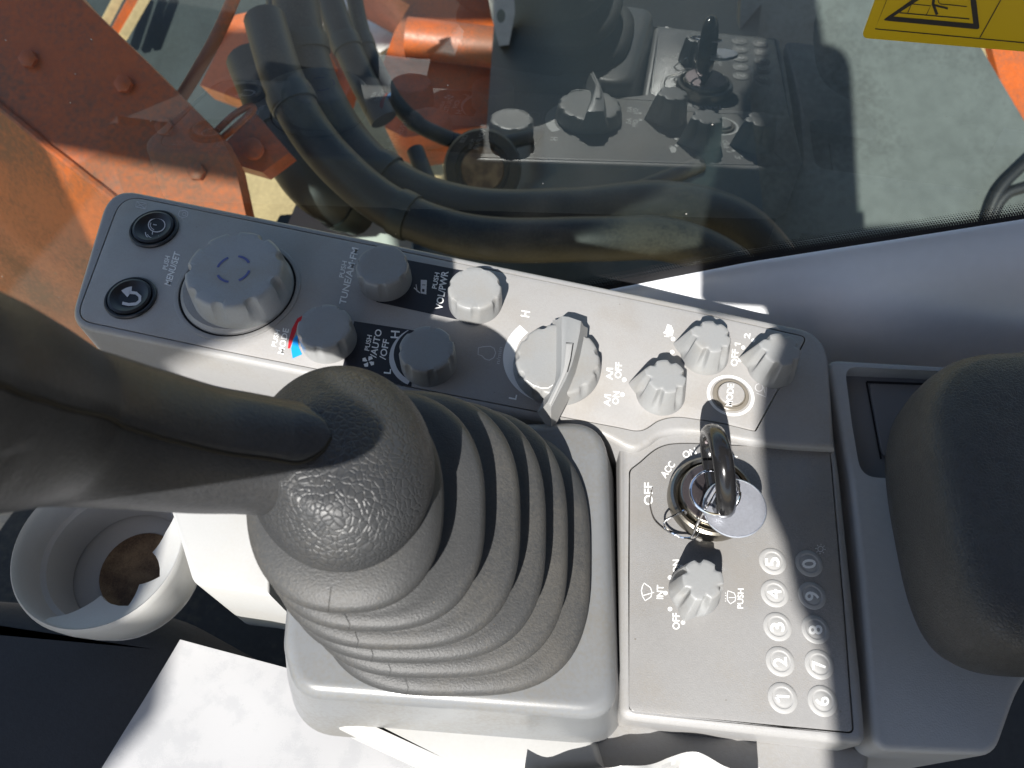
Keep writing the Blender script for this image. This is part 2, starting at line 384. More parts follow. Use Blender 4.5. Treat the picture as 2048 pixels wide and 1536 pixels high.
# ---- knobs
def knob(name, c, r, H, m, n=8, depth=.09, width=.16, phase=0, z0=0, parent=console, top=.93, seg=18, taper=.03):
    N = n*seg; V = []; Fc = []
    prof = [(1, 0), (1, .06), (1-taper*.2, .3), (1-taper*.5, .55), (1-taper*.8, .8), (1-taper, .9), (1-taper-.02, .955), (1-taper-.045, .985), (1-taper-.08, 1.0), (.72, .997), (.4, .99), (.12, .988)]
    for rf, zf in prof:
        for j in range(N):
            a = 2*math.pi*j/N; k = (a-phase)/(2*math.pi/n); dl = abs(k-round(k))*(2*math.pi/n)
            g = math.sqrt(max(0, 1-(dl/width)**2))
            fade = max(0, min(1, (zf-.28)/.4)); fade = fade*fade*(3-2*fade)
            edge = 1-taper-depth*1.25*g
            rr = rf-depth*1.25*g*fade if zf < .99 and rf > .8 else min(rf, edge-.035) if rf > .8 else rf
            V.append(Vector((c.x+r*rr*math.cos(a), c.y+r*rr*math.sin(a), z0+H*zf)))
    for i in range(len(prof)-1):
        for j in range(N):
            k = (j+1) % N; Fc.append((i*N+j, i*N+k, (i+1)*N+k, (i+1)*N+j))
    Fc.append(tuple(range((len(prof)-1)*N, len(prof)*N)))
    return obj(name, V, Fc, m, parent, sharp=50)
def lab(o, s): o['label'] = s; return o
HK = .0125
for (u, v, s, ph) in [(764, 530, 'round knob beside the lettering TUNE/AM FM', .3), (949, 575, 'round knob beside the lettering VOL/PWR', .25), (648, 652, 'round knob beside the red and blue arc', .1), (853, 697, 'round knob beside the fan symbol', .45)]:
    c = P(u, v, HK); k = lab(knob('rotary_knob', c, .0134, HK, 'knob', n=7, depth=.06, width=.15, phase=ph, z0=ZU), s)
# menu knob: collar ring, gap, knob, blue dashes
HM = .0185
c = P(476, 578, 0); rm = .0315
obj('collar_ring', *lathe(c, [(rm, 0), (rm, .0006), (rm-.0008, .001), (rm-.0022, .0009), (rm-.0024, .0003)], 72, cap=False), 'body', console)
obj('gap_ring', *lathe(c, [(rm-.0024, .0003), (rm-.0034, .0003)], 72, cap=False), 'gap', console)
obj('knob_skirt', *lathe(c, [(rm-.0034, .0002), (rm-.0036, .0014), (rm-.005, .0026), (.0262, .0030), (.024, .003)], 72), 'body', console)
mk = lab(knob('menu_knob', P(467, 536, HM), .0248, HM-.002, 'knob_dark', n=9, depth=.075, width=.13, phase=.35, z0=.002, taper=.05, seg=16), 'large notched menu dial with blue dashes')
ct = P(467, 538, HM)
for k in range(4):
    a = .5+k*math.pi/2
    annulus(ct, .0072, .0084, HM+EPS, mk, 'darkblue', 'blue_dash', a, a+.95, 14)
# throttle dial with handle
cd_ = P(1115, 722, .006)
th = lab(knob('throttle_dial', cd_, .0208, .0085, 'knob', n=11, depth=.05, width=.10, phase=.2, z0=ZU, taper=.07, seg=14), 'large throttle dial with a pointed raised handle')
def z5(a, b): return (980+a*.1823, 580+b*.1823)
HT = .0150
hp = [z5(*q) for q in [(778, 278), (860, 285), (1005, 335), (995, 450), (960, 620), (905, 820), (840, 980), (672, 1298), (622, 1228), (765, 935), (778, 800), (780, 500)]]
ho = ccw([P(u, v, HT) for u, v in hp])
rings = [[Vector((p.x, p.y, .0055)) for p in inset(ho, -.0035)], [Vector((p.x, p.y, .0095)) for p in inset(ho, -.0013)], [Vector((p.x, p.y, HT-.0008)) for p in ho], [Vector((p.x, p.y, HT-.0002)) for p in inset(ho, .0003)], [Vector((p.x, p.y, HT)) for p in inset(ho, .0009)]]
hd = obj('handle', *loft(rings), 'knob', th, sharp=40)
gr = [z5(*q) for q in [(836, 590), (906, 592), (880, 760), (840, 900), (668, 1262), (648, 1242), (770, 985), (815, 830)]]
obj('pointer_strip', *slab([P(u, v, HT+.0006) for u, v in gr], HT+.0006, .0009, bev=.0003, steps=2), 'disc', hd)
icon([ribbon([z5(832, 580), z5(914, 582), z5(884, 770), z5(850, 900)], 1.8)], HT+.0001, hd, 'gap', 'groove')
# thin white curved line on the dial's lower left edge
icon([ribbon([z5(400, 990), z5(470, 1040), z5(560, 1075), z5(640, 1075), z5(690, 1040)], 1.6)], .0088, th, 'white', 'edge_line')

# ---- pointer switches
def pointer_knob(label, utop, vtop, ang, H=.0165, rb=.0114, rt=.0086, z0=ZU, nfl=6, nose=.0044):
    c = P(utop, vtop, z0+H); N = 168; V = []; Fc = []
    prof = [(0, 0), (.03, .05), (.10, .12), (.24, .28), (.42, .48), (.62, .68), (.80, .85), (.90, .94), (.97, .985), (1.06, 1.0), (1.6, 1.004), (2.6, 1.004)]
    for s, zf in prof:
        r = rb+(rt-rb)*s
        for j in range(N):
            a = 2*math.pi*j/N; d = (a-ang+math.pi) % (2*math.pi)-math.pi
            k = (a-ang)/(2*math.pi/nfl)-.5; dl = abs(k-round(k))
            g = max(0, math.cos(min(1, dl/.21)*math.pi/2))**.9*(1-.45*max(0, min(1, (zf-.7)/.3)))
            fade = max(0, min(1, (zf-.10)/.35)); fade = fade*fade*(3-2*fade)
            nb = max(0, 1-abs(d)/.40)**1.3; rr = r-.0026*g*fade+nose*nb*(1-.72*min(1, zf))
            if s > 1: rr = min(r, rr)*(1 if s < 2 else .6)
            V.append(Vector((c.x+rr*math.cos(a), c.y+rr*math.sin(a), z0+H*zf)))
    rows = len(prof)
    for i in range(rows-1):
        for j in range(N):
            k = (j+1) % N; Fc.append((i*N+j, i*N+k, (i+1)*N+k, (i+1)*N+j))
    Fc.append(tuple(range((rows-1)*N, rows*N)))
    return lab(obj('pointer_switch', V, Fc, 'knob', console, sharp=60), label)
pointer_knob('pointer switch beside A/I OFF and A/I ON', 1333, 752, 2.75)
pointer_knob('pointer switch beside the work lamp horn symbol', 1424, 672, 2.72)
pointer_knob('pointer switch beside OFF 1 2, half in shadow', 1563, 698, 2.78)
pointer_knob('wiper pointer switch beside ON INT OFF', 1406, 1158, -2.02, z0=ZK, rb=.0107, rt=.0080, nose=.0034)
# ---- push buttons on the arm
def dish_button(label, u, v, r):
    c = P(u, v); b = lab(obj('push_button', *lathe(c, [(r, ZU), (r, .0010), (r-.0006, .0016), (r-.0014, .0016), (r-.0016, .0006), (r-.0021, .0006), (r-.0022, .0022), (r-.0034, .0026), (r-.0052, .0018), (r-.0066, .0010), (r-.008, .0009)], 56), 'black', console), label); return b
b1 = dish_button('black round button with overlapping circles symbol', 309, 459, .0128)
b2 = dish_button('black round button with a return arrow', 262, 597, .0128)
HB = .0011
def z4(a, b): return (120+a*.293, 360+b*.293)
def zc(c, r): return circ(z4(*c), r, 30, ry=r*.84)
icon([ribbon(zc((660, 307), 16.5), 1.9, True), ribbon(circ(z4(638, 360), 16, 20, 13.5, .25, math.pi+.1), 1.8), ribbon(circ(z4(638, 360), 12.6, 16, 10.5, .55, math.pi-.3), 1.3), ribbon([z4(636, 303), z4(660, 308)], 1.6), ribbon([z4(632, 352), z4(630, 372)], 1.6), ribbon(circ(z4(660, 307), 12.6, 10, 10.5, 2.0, 3.6), 1.3)], HB, b1, 'greyprint')
icon([fill([z4(*q) for q in [(412, 748), (492, 722), (488, 762), (460, 800)]]), ribbon([z4(*q) for q in [(470, 766), (520, 772), (545, 795), (545, 825), (520, 845), (470, 850), (425, 840)]], 6)], HB, b2, 'greyprint')
# ---- mode button
c = P(1461, 791); k = PXM(1461, 791)
mb = obj('mode_button', *lathe(c, [(36*k, ZU), (36*k, .0008), (34*k, .0012), (29*k, .0012), (28*k, .0004), (27*k, .0004), (26.4*k, .0016), (25*k, .002)], 56), 'brownring', console)
annulus(c, 41*k, 47*k, ZU+EPS, console, 'white', 'white_ring')
obj('cap', *lathe(c, [(26.4*k, .0015), (26*k, .0021), (24.5*k, .0024), (12*k, .0025)], 48), 'panel', mb)
text('MODE', (1464, 813), (1468, 768), 13, .0026, mb)
# ---- keypad
keys = [('5', 1545, 1123), ('4', 1549, 1187), ('3', 1554.7, 1253.5), ('2', 1560, 1323), ('1', 1565, 1396), ('0', 1618, 1127), ('9', 1624, 1191.5), ('8', 1631, 1259), ('7', 1638, 1329), ('6', 1644.6, 1402)]
for s, u, v in keys:
    c = P(u, v, ZK); c.z = 0; r = 28.3*PXM(1555, 1253, ZK)
    kb = lab(obj('key_button', *lathe(c, [(r, ZK), (r, ZK+.0002), (r-.0003, ZK+.00045), (r-.0016, ZK+.0005), (r-.0018, ZK+.00035), (r-.0022, ZK+.0003), (r-.0026, ZK+.00045), (r*.3, ZK+.0006)], 40), 'disc', console), 'round keypad button '+s)
    w = 9.5 if s != '1' else 5.5
    if s == '1': icon([ribbon([(u+13.5, v-3), (u-13, v-4)], 5.2), ribbon([(u-12.5, v-3), (u-6.5, v+8)], 4.4)], ZK+.0006, kb, 'white', 'numeral')
    else: text(s, (u+13.5, v+w), (u+12.5, v-w), 27, ZK+.0006, kb, 'white', 'numeral')
icon([ribbon(circ((1641, 1098), 5.3, 20), 1.5, True)]+[ribbon([(1641+7.5*math.cos(a), 1098+7.5*math.sin(a)), (1641+10.5*math.cos(a), 1098+10.5*math.sin(a))], 1.6) for a in [i*math.pi/4+.1 for i in range(8)]], ZK, kpanel, 'greyprint')

# ---- lettering on the switch panel
T = lambda s, a, b, cap, m='white': text(s, a, b, cap, ZU, upper, m)
T('PUSH', (334, 540), (340, 513), 9.5); T('MENU/SET', (341, 572), (361, 506), 13)
T('PUSH', (687, 556), (694, 523), 9.5); T('TUNE/AM\u00b7FM', (691, 610), (717, 497), 13.5)
T('PUSH', (552, 694), (560, 661), 9.5); T('MODE', (567, 709), (578, 658), 12)
icon([fill([(0, 0)])[0] and fill([z4(*q) for q in [(1655, 925), (1620, 945), (1585, 1010), (1562, 1090), (1555, 1150), (1570, 1148), (1590, 1085), (1618, 1015), (1645, 960)]])], ZU, upper, 'red', 'red_arc')
icon([fill([z4(*q) for q in [(1628, 1045), (1594, 1085), (1577, 1150), (1588, 1218), (1652, 1190), (1630, 1140), (1622, 1090)]])], ZU, upper, 'blue', 'blue_arc')
# black printed fields
def z6(a, b): return (600+a/3.413, 440+b/3.413)
icon([fill([z6(*q) for q in [(640, 255), (1130, 348), (1075, 680), (520, 560), (560, 430)]])], ZU-.00004, upper, 'printblack', 'black_field')
icon([fill([z6(*q) for q in [(370, 690), (790, 755), (760, 1140), (280, 1040), (310, 930)]])], ZU-.00004, upper, 'printblack', 'black_field')
T('PUSH', (873, 578), (879, 546), 9.5); T('VOL/PWR', (884, 620), (897, 543), 14)
T('PUSH', (738, 702), (744, 671), 9.5); T('/AUTO', (752, 716), (764, 660), 13); T('/OFF', (771, 720), (779, 680), 13)
T('H', (798, 677), (799, 662), 17); T('L', (781, 748), (782, 738), 13.5)
icon([fill([z6(*q) for q in [(825, 408), (866, 410), (862, 508), (823, 500)]]), ribbon([z6(778, 462), z6(818, 498)], 2), ribbon([z6(792, 440), z6(800, 490)], 1.4)], ZU, upper, 'greyprint')
icon([fill([z6(834, 440), z6(856, 441), z6(855, 446), z6(833, 445)]), fill([z6(834, 470), z6(850, 472), z6(849, 492), z6(833, 489)])], ZU+.0001, upper, 'printblack')
fc = (736.5, 723)
icon([fill([(fc[0]+r*math.cos(a0+da), fc[1]+r*math.sin(a0+da)*.9) for r, da in [(1.5, 0), (6, -.5), (11.5, -.45), (13.5, .05), (11, .5), (5, .35)]]) for a0 in [.5, .5+math.pi/2, .5+math.pi, .5+1.5*math.pi]], ZU, upper, 'white')
cf = P(853, 712); annulus(cf, .0152, .0178, ZU+EPS, upper, 'greyprint', 'fan_arc', 2.15, 4.25, 30, taper=lambda s: min(1, .15+s*1.4))
# engine speed scale
ce = P(1113, 716); annulus(ce, .0199, .0256, ZU+EPS, upper, 'white', 'speed_band', 2.32, 4.5, 44, taper=lambda s: min(1, max(.02, (1-s)*2.1)))
T('H', (1058, 635), (1060, 623), 17); T('L', (1032, 800), (1034, 790), 15); T('n/min', (999, 728), (1005, 695), 8, 'greyprint')
def e(a, b): return z6(a, b)
icon([ribbon([e(*q) for q in [(1250, 865), (1218, 872), (1215, 918), (1240, 925), (1262, 948), (1292, 957), (1322, 940), (1336, 908), (1325, 876), (1300, 862), (1275, 863)]], 1.8, True)], ZU, upper, 'greyprint')
T('A/I', (1225, 760), (1226, 736), 13); T('OFF', (1242, 757), (1244, 725), 13); T('A/I', (1220, 813), (1222, 789), 13); T('ON', (1237, 809), (1239, 783), 13)
icon([dot((1248.5, 759.5), 4.6)], ZU, upper); icon([dot((1244.5, 789), 4.6)], ZU, upper)
def y6(a, b): return (1220+a*.205, 600+b*.205)
icon([fill([y6(*q) for q in [(560, 235), (600, 250), (620, 300), (612, 345), (560, 365), (545, 330), (515, 320), (540, 300), (550, 270)]]), ribbon([y6(530, 350), y6(565, 362), y6(600, 350)], 1.6), dot(y6(615, 380), 4.4), dot(y6(607, 508), 4.4)], ZU, upper)
T('OFF', (1474, 733), (1477, 699), 13); icon([ribbon([(1481, 688), (1469, 686)], 2.6), ribbon([(1469.5, 686), (1472, 692)], 2.2)], ZU, upper, 'white', 'lettering'); T('2', (1499, 678), (1501, 667), 12)
for q in [(1480, 720), (1486.5, 695), (1506.7, 681)]: icon([dot(q, 4)], ZU, upper)
icon([ribbon(circ((1518, 775), 7.5, 20), 1.5, True), ribbon([(1513, 786), (1532, 794)], 1.4), ribbon([(1524, 768), (1533, 766), (1532, 792)], 1.2), ribbon([(1527, 774), (1530, 786)], 1.2)], ZU, upper, 'greyprint')
icon([ribbon([z4(*q) for q in [(523, 147), (592, 158), (583, 197), (515, 183)]], 1.4, True), ribbon([z4(523, 147), z4(583, 197)], 1), ribbon([z4(592, 158), z4(515, 183)], 1)], ZU, upper, 'greyprint')
icon([ribbon([z4(*q) for q in [(815, 213), (850, 206), (873, 220), (870, 245), (845, 258), (815, 250), (808, 236)]], 1.5, True), ribbon(circ(z4(848, 233), 3.5, 14), 1.1, True), ribbon([z4(820, 268), z4(840, 258), z4(838, 272)], 1.1)], ZU, upper, 'greyprint')
# ---- lettering on the keypad panel
K = lambda s, a, b, cap, m='white': text(s, a, b, cap, ZK, kpanel, m)
K('OFF', (1305, 1010), (1305, 965), 17); K('ACC', (1331, 957), (1351, 929), 14); K('ON', (1368, 917), (1394, 908), 14)
K('START', (1405, 905), (1471, 926), 14)
K('ON', (1359, 1146), (1358, 1119), 13); K('INT', (1326, 1198), (1327, 1170), 13); K('OFF', (1359, 1259), (1359, 1226), 14); K('PUSH', (1486, 1217), (1487, 1177), 11.5)
for q in [(1340, 1155), (1331, 1186), (1340, 1218), (1366, 1245), (1363, 1134)]: icon([dot(q, 4.4)], ZK, kpanel)
def z8(a, b): return (1160+a*.3165, 1050+b*.3165)
icon([ribbon([z8(*q) for q in [(405, 367), (445, 395), (455, 425), (448, 455), (412, 478), (395, 450), (388, 415), (395, 385)]], 1.6, True), ribbon([z8(400, 445), z8(468, 425)], 1.6)], ZK, kpanel)
icon([ribbon([z8(*q) for q in [(935, 415), (975, 430), (985, 455), (980, 480), (950, 498), (932, 475), (930, 445)]], 1.5, True), ribbon([z8(940, 458), z8(985, 458)], 1.1)]+[dot(z8(920, y), .9) for y in (430, 445, 465, 480)], ZK, kpanel)
# ---- ignition switch
ci = P(1420, 1000, ZK); ci.z = 0; k = PXM(1420, 1000, ZK)
ig = obj('ignition_switch', *lathe(ci, [(86*k, ZK), (86*k, ZK+.0035), (83*k, ZK+.0055), (78*k, ZK+.0062), (72*k, ZK+.0058), (70*k, ZK+.0035), (68*k, ZK+.0035), (67*k, ZK+.0062), (65*k, ZK+.0075), (62*k, ZK+.008), (20*k, ZK+.0081)], 72), 'bronze', console)
ZI = ZK+.0082
obj('lock_face', *lathe(ci, [(62*k, ZI-.0002), (61*k, ZI+.0003), (10*k, ZI+.0004)], 60), 'steel', ig)
sl = [ci+Vector((math.cos(a)*x-math.sin(a)*y, math.sin(a)*x+math.cos(a)*y, 0)) for a in [math.radians(100)] for x, y in [(-.011, -.0016), (.011, -.0016), (.011, .0016), (-.011, .0016)]]
obj('key_slot', [Vector((p.x, p.y, ZI+.0006)) for p in sl], [(0, 1, 2, 3)], 'gap', ig)

# ================================================================== KEY, RING, TAG, WIRE
kd = (P(1410, 880, .02)-P(1436, 1005, .02)); kd.z = 0; kd.normalize()     # long direction of the bow across the panel
kb_ = ci+kd*.000; kb_.z = ZI
key = thing('ignition_key', 'black plastic key standing in the ignition lock', 'key', (kb_.x, kb_.y, ZI))
vw = (CAM-kb_).normalized(); ks = kd.cross(vw).normalized()
ks = (Matrix.Rotation(math.radians(9), 3, kd) @ ks); tilt = ks.cross(kd).normalized(); tilt = tilt if tilt.z > 0 else -tilt
bow = []
for i in range(44):
    a = 2*math.pi*i/44; x = .0165*math.cos(a); y = .0145*math.sin(a)
    bow.append(kb_+tilt*(.021+y*(1+.12*math.sin(a)))+kd*(x*(1-.12*math.sin(a))+.002))
V, Fc = [], []
for i, p in enumerate(bow):
    t = (bow[(i+1) % 44]-bow[i-1]).normalized(); o = ks; w = t.cross(o).normalized()
    for j in range(12):
        a = 2*math.pi*j/12; V.append(p+o*math.cos(a)*.0040+w*math.sin(a)*.0032)
for i in range(44):
    for j in range(12):
        q = (j+1) % 12; i2 = (i+1) % 44; Fc.append((i*12+j, i*12+q, i2*12+q, i2*12+j))
obj('bow', V, Fc, 'keyblack', key)
wb = [kb_+tilt*z+kd*x for x, z in [(-.013, .0095), (-.012, .004), (.012, .004), (.014, .0095), (.0, .0125)]]
obj('web', *prism([p-ks*.0016 for p in wb], ks*.0032), 'keyblack', key)
bl = [kb_+tilt*z+kd*x for x, z in [(-.0045, -.002), (.0045, -.002), (.0045, .006), (-.0045, .006)]]
obj('blade', *prism([p-ks*.0011 for p in bl], ks*.0022), 'brass', key)
rc = P(1429, 984, .026); ro = []
ax = (P(1475, 985, .026)-rc).normalized()
for i in range(97):
    a = 4*math.pi*i/96; b2_ = (Vector((0, 1, 0))*.93+Vector((0, 0, 1))*.30).normalized()
    ro.append(rc+ax*.0098*math.cos(a)+b2_*.0088*math.sin(a)+Vector((0, 0, .0009*(i/96-.5)))+ax*.0004*(i/96))
tag(obj('key_ring', *tube(ro, .00042, 8), 'chrome'), 'thin double steel split ring hanging on the black key', 'key ring')
tc_ = P(1469, 1016, .016); nrm = Vector((-.12, -.16, 1)).normalized(); tx = Vector((1, -.25, 0)); tx = (tx-nrm*tx.dot(nrm)).normalized(); ty = nrm.cross(tx)
ov = [tc_+tx*.0128*math.cos(a)+ty*.0122*math.sin(a) for a in [2*math.pi*i/64 for i in range(64)]]
shr = lambda s, d: [tc_+(p-tc_)*s+nrm*d for p in ov]
tagm = obj('tag_disc', *loft([shr(.96, -.0009), shr(1, -.0006), shr(1, .0005), shr(.965, .0009), shr(.95, .0007)], close_bot=True), 'tag')
tag(tagm, 'blank oval steel key tag lying against the ignition lock', 'key tag')
def W(u, v, h): return P(u, v, h)
wpts = [W(1448, 955, .024), W(1415, 1012, .024), W(1399, 1040, .015), W(1390, 1062, .006), W(1383, 1074, .001), W(1365, 1075, .0), W(1345, 1066, -.001), W(1330, 1056, .001), W(1329, 1043, .003), W(1340, 1035, .006), W(1352, 1029, .008), W(1368, 1021, .011), W(1372, 1027, .009)]
wr = thing('twisted_wire', 'thin bent tie wire twisted round the key ring', 'wire', W(1383, 1074, ZK))
obj('strand', *tube(catmull(wpts, 6), .00045, 6), 'chrome', wr)
w2 = [W(1410, 1014, .024), W(1404, 1030, .018), W(1393, 1050, .010), W(1398, 1066, .004), W(1388, 1078, 0), W(1372, 1076, 0), W(1350, 1070, -.002), W(1328, 1058, -.003), W(1309, 1040, -.003), W(1301, 1018, -.003), W(1300, 1000, -.003), W(1304, 975, -.0032)]
obj('strand', *tube(catmull(w2, 6), .0003, 6), 'chrome', wr)

# ================================================================== LEVER: boot, dome, grip
lever = thing('joystick', 'black joystick with ribbed rubber boot and leather-grained dome', 'joystick', P(905, 1120, .008))
def sup(cx, cy, rx, ry, n, h, N=96):
    out = []
    for i in range(N):
        a = 2*math.pi*i/N; c, s = math.cos(a), math.sin(a)
        out.append(P(cx+rx*abs(c)**(2/n)*(1 if c >= 0 else -1), cy+ry*abs(s)**(2/n)*(1 if s >= 0 else -1), h))
    return out
pl = [(905, 1120, 275, 272, 3.0, .013), (865, 1084, 270, 272, 2.9, .0285), (825, 1061, 266, 265, 2.8, .0435), (788, 1040, 252, 259, 2.7, .0585), (743, 1021, 227, 242, 2.55, .0735), (690, 1004, 197, 222, 2.35, .0875)]
def mixr(a, b, t, dr=0, dh=0):
    q = [x+(y-x)*t for x, y in zip(a, b)]; q[2] += dr; q[3] += dr; q[5] += dh; return q
rings = [sup(pl[0][0], pl[0][1], pl[0][2], pl[0][3], pl[0][4], .006)]; lipi = []
for i, p in enumerate(pl):
    if i: rings.append(sup(*mixr(p, p, 0, -34, -.0088))); rings.append(sup(*mixr(p, p, 0, -12, -.0072)))
    lipi.append(len(rings))
    rings += [sup(*mixr(p, p, 0, -2, -.0052)), sup(*mixr(p, p, 0, 1, -.0028)), sup(*mixr(p, p, 0, 0, -.0008)), sup(*mixr(p, p, 0, -5, .0008)), sup(*mixr(p, p, 0, -13, .0017))]
    if i < 5:
        q = pl[i+1]; rings.append(sup(*(mixr(p, q, .30, -22)[:5]+[p[5]+.0026]))); rings.append(sup(*(mixr(p, q, .62, -36)[:5]+[p[5]+.0026])))
    else:
        rings.append(sup(690, 985, 175, 190, 2.2, .0915)); rings.append(sup(686, 950, 150, 165, 2, .0930))
boot = obj('rubber_boot', *loft(rings), 'rubber', lever, sharp=75)
for i, p in enumerate(pl):      # moulding seam on each fold
    sx = [815, 780, 750, 720, 690, 657][i]; n = p[4]
    c = (sx-p[0])/p[2]; ca = math.copysign(abs(c)**(n/2), c); j = round(math.acos(ca)/(2*math.pi)*96) % 96
    col = [rings[k][j] for k in range(lipi[i], min(len(rings), lipi[i]+6))]
    obj('mould_seam', *tube(col, .0002, 6), 'rubber', boot)
dm = [(690, 946, 172, 192, .0895), (685, 941, 184, 203, .0910), (682, 938, 188, 207, .0945), (680, 934, 184, 201, .0985), (676, 927, 170, 184, .1030), (670, 919, 150, 160, .1070), (660, 914, 128, 134, .1105), (645, 911, 106, 112, .1130), (625, 909, 84, 88, .1145)]
obj('dome', *loft([sup(a, b, c, d, 2.0, h) for a, b, c, d, h in dm]), 'dome', lever, sharp=80)
# grip: sections across a path given by photo pixel, half height and camera depth
gp = [(720, 930, 92, .246), (640, 918, 106, .241), (560, 914, 116, .237), (480, 905, 122, .231), (400, 897, 129, .224), (300, 879, 141, .214), (200, 861, 154, .203), (100, 843, 170, .190), (0, 822, 205, .174), (-90, 800, 232, .163), (-200, 775, 255, .151), (-330, 750, 290, .137)]
cen = [Q(u, v, d) for u, v, r, d in gp]; rad = [r*d/F for u, v, r, d in gp]
cen = catmull(cen, 10); rad = [x[0] for x in catmull([(r, 0) for r in rad], 10)]
NG = 64; rings = []; frames = []
for i, p in enumerate(cen):
    t = (cen[min(len(cen)-1, i+1)]-cen[max(0, i-1)]).normalized()
    s = UU-t*UU.dot(t); s.normalize(); w = t.cross(s)                 # s: up in the picture, w: towards or from the lens
    frames.append((p, s, w, rad[i]))
    rings.append([p+s*rad[i]*math.cos(a)+w*rad[i]*.92*math.sin(a) for a in [2*math.pi*j/NG for j in range(NG)]])
grip = obj('grip', *loft(rings, close_bot=True), 'grip', lever, sharp=80)
def gpt(i, a, off=0):
    p, s, w, r = frames[i]; sg = -1
    return p+s*(r+off)*math.cos(a)+w*sg*(r*.92+off)*math.sin(a)
# raised thumb-side cover with a rounded end, from the seam line up over the top of the grip
i0, i1 = 10, len(frames)-1
rows = []
for i in range(i0, i1+1):
    t = min(1, (i-i0)/7.0); wd = math.sqrt(max(0, 1-(1-t)**2)); mid = 1.06; half = .52*wd+.03
    lo, hi = mid-half*1.0, mid+half*.92
    row = [gpt(i, lo, -.0008)]+[gpt(i, lo+(hi-lo)*k/14, .0009 if 0 < k < 14 else .0003) for k in range(15)]+[gpt(i, hi, -.0008)]
    rows.append(row)
obj('thumb_cover', *loft(rows, close_top=False, cyc=False), 'grip', grip, sharp=60)
path = [gpt(i, 1.06+(.52*math.sqrt(max(0, 1-(1-min(1, (i-i0)/7.0))**2))+.03)*.92+.012, .0003) for i in range(i0, i1)]
obj('seam', *tube(path, .0006, 8), 'seam', grip)
# head of the lever, above the picture
hc = CAM+RR*-.150+UU*-.008+VV*.128
hr = []
for k in range(13):
    a = math.pi*(k/12-.5); q = max(.03, math.cos(a)**.7); zz = math.sin(a)*.030
    hr.append([hc-VV*zz+RR*.038*q*math.cos(b)+UU*.024*q*math.sin(b) for b in [2*math.pi*j/40 for j in range(40)]])
obj('grip_head', *loft(hr, close_bot=True), 'grip', lever, sharp=80)
sz = .080; sc_ = CAM+RR*(-.140+.2416*sz)+UU*(-.0560+.2*sz)+VV*sz; sx = (RR*.045+UU*-.007).normalized(); sy = (UU-sx*UU.dot(sx)).normalized(); hr = []
for k in range(11):
    a = math.pi*(k/10-.5); q = max(.04, math.cos(a)**.6)
    hr.append([sc_-VV*math.sin(a)*.022+sx*.046*q*math.cos(b)+sy*.0105*q*math.sin(b) for b in [2*math.pi*j/36 for j in range(36)]])
obj('grip_shade_lobe', *loft(hr, close_bot=True), 'grip', lever, sharp=80)  # unseen lobe added to shade the upper side of the grip

# ================================================================== CUP HOLDER, PAPER, BAG, SEAT, FLOOR
cc = P(196, 1090, -.055); kk = PXM(196, 1090, -.055); R0 = 172*kk
cup = thing('cup_holder', 'white plastic cup holder ring with coffee stained bottom under the grip', 'cup holder', (cc.x, cc.y, -.095))
obj('cup_wall', *lathe((cc.x, cc.y, -.055), [(R0*.86, -.042), (R0*.93, -.03), (R0*.985, -.014), (R0, -.004), (R0*.985, -.001), (R0*.965, 0), (R0*.945, -.001), (R0*.93, -.004), (R0*.86, -.018), (R0*.80, -.019), (R0*.74, -.034), (R0*.72, -.040)], 72, cap=False), 'whiteplastic', cup)
obj('cup_floor', *lathe((cc.x, cc.y, -.055), [(R0*.88, -.041), (R0*.2, -.0415)], 60), 'whiteplastic', cup)
obj('stain', *lathe((cc.x+R0*.10, cc.y-R0*.02, -.055), [(R0*.50, -.0405), (R0*.2, -.0404)], 40), 'coffee', cup)
zz = [(30, .90), (20, .70), (2, .50), (-24, .80), (-40, .60), (-56, .80), (-88, .50), (-106, .78), (-118, .92)]
o = Vector((cc.x, cc.y, -.055)); top = []; out_ = []
for k in range(len(zz)-1):
    for t in range(4):
        a = math.radians(zz[k][0]+(zz[k+1][0]-zz[k][0])*t/4); r = zz[k][1]+(zz[k+1][1]-zz[k][1])*t/4
        d = Vector((math.cos(a), math.sin(a), 0)); top.append(o+d*R0*r+Vector((0, 0, -.003-.024*(.95-r)))); out_.append(o+d*R0*.955+Vector((0, 0, -.0015)))
dn = Vector((0, 0, -.0035))
obj('pointed_fins', *loft([out_, top, [p+dn for p in top], [p+dn*3 for p in out_]], close_top=False, cyc=False), 'whiteplastic', cup, sharp=25)
pz = -.088
pc = [P(362, 1280, pz), P(1010, 1452, pz), P(900, 1800, pz), P(80, 1740, pz)]
V = []; Fc = []; n = 24
for i in range(n+1):
    for j in range(n+1):
        s, t = i/n, j/n; p = (pc[0]*(1-s)+pc[1]*s)*(1-t)+(pc[3]*(1-s)+pc[2]*s)*t
        p = p+Vector((0, 0, .004*math.sin(s*3)*t+.003*noise.noise(p*18)+.006*max(0, .25-s)*max(0, .3-t)*4)); V.append(p)
for i in range(n):
    for j in range(n): Fc.append((i*(n+1)+j, (i+1)*(n+1)+j, (i+1)*(n+1)+j+1, i*(n+1)+j+1))
k = len(V); V += [v-Vector((0, 0, .0006)) for v in V]; Fc += [tuple(reversed([i+k for i in f])) for f in Fc]
tag(obj('paper_sheet', V, Fc, 'paper'), 'sunlit white sheet of paper below the lever tray', 'paper')
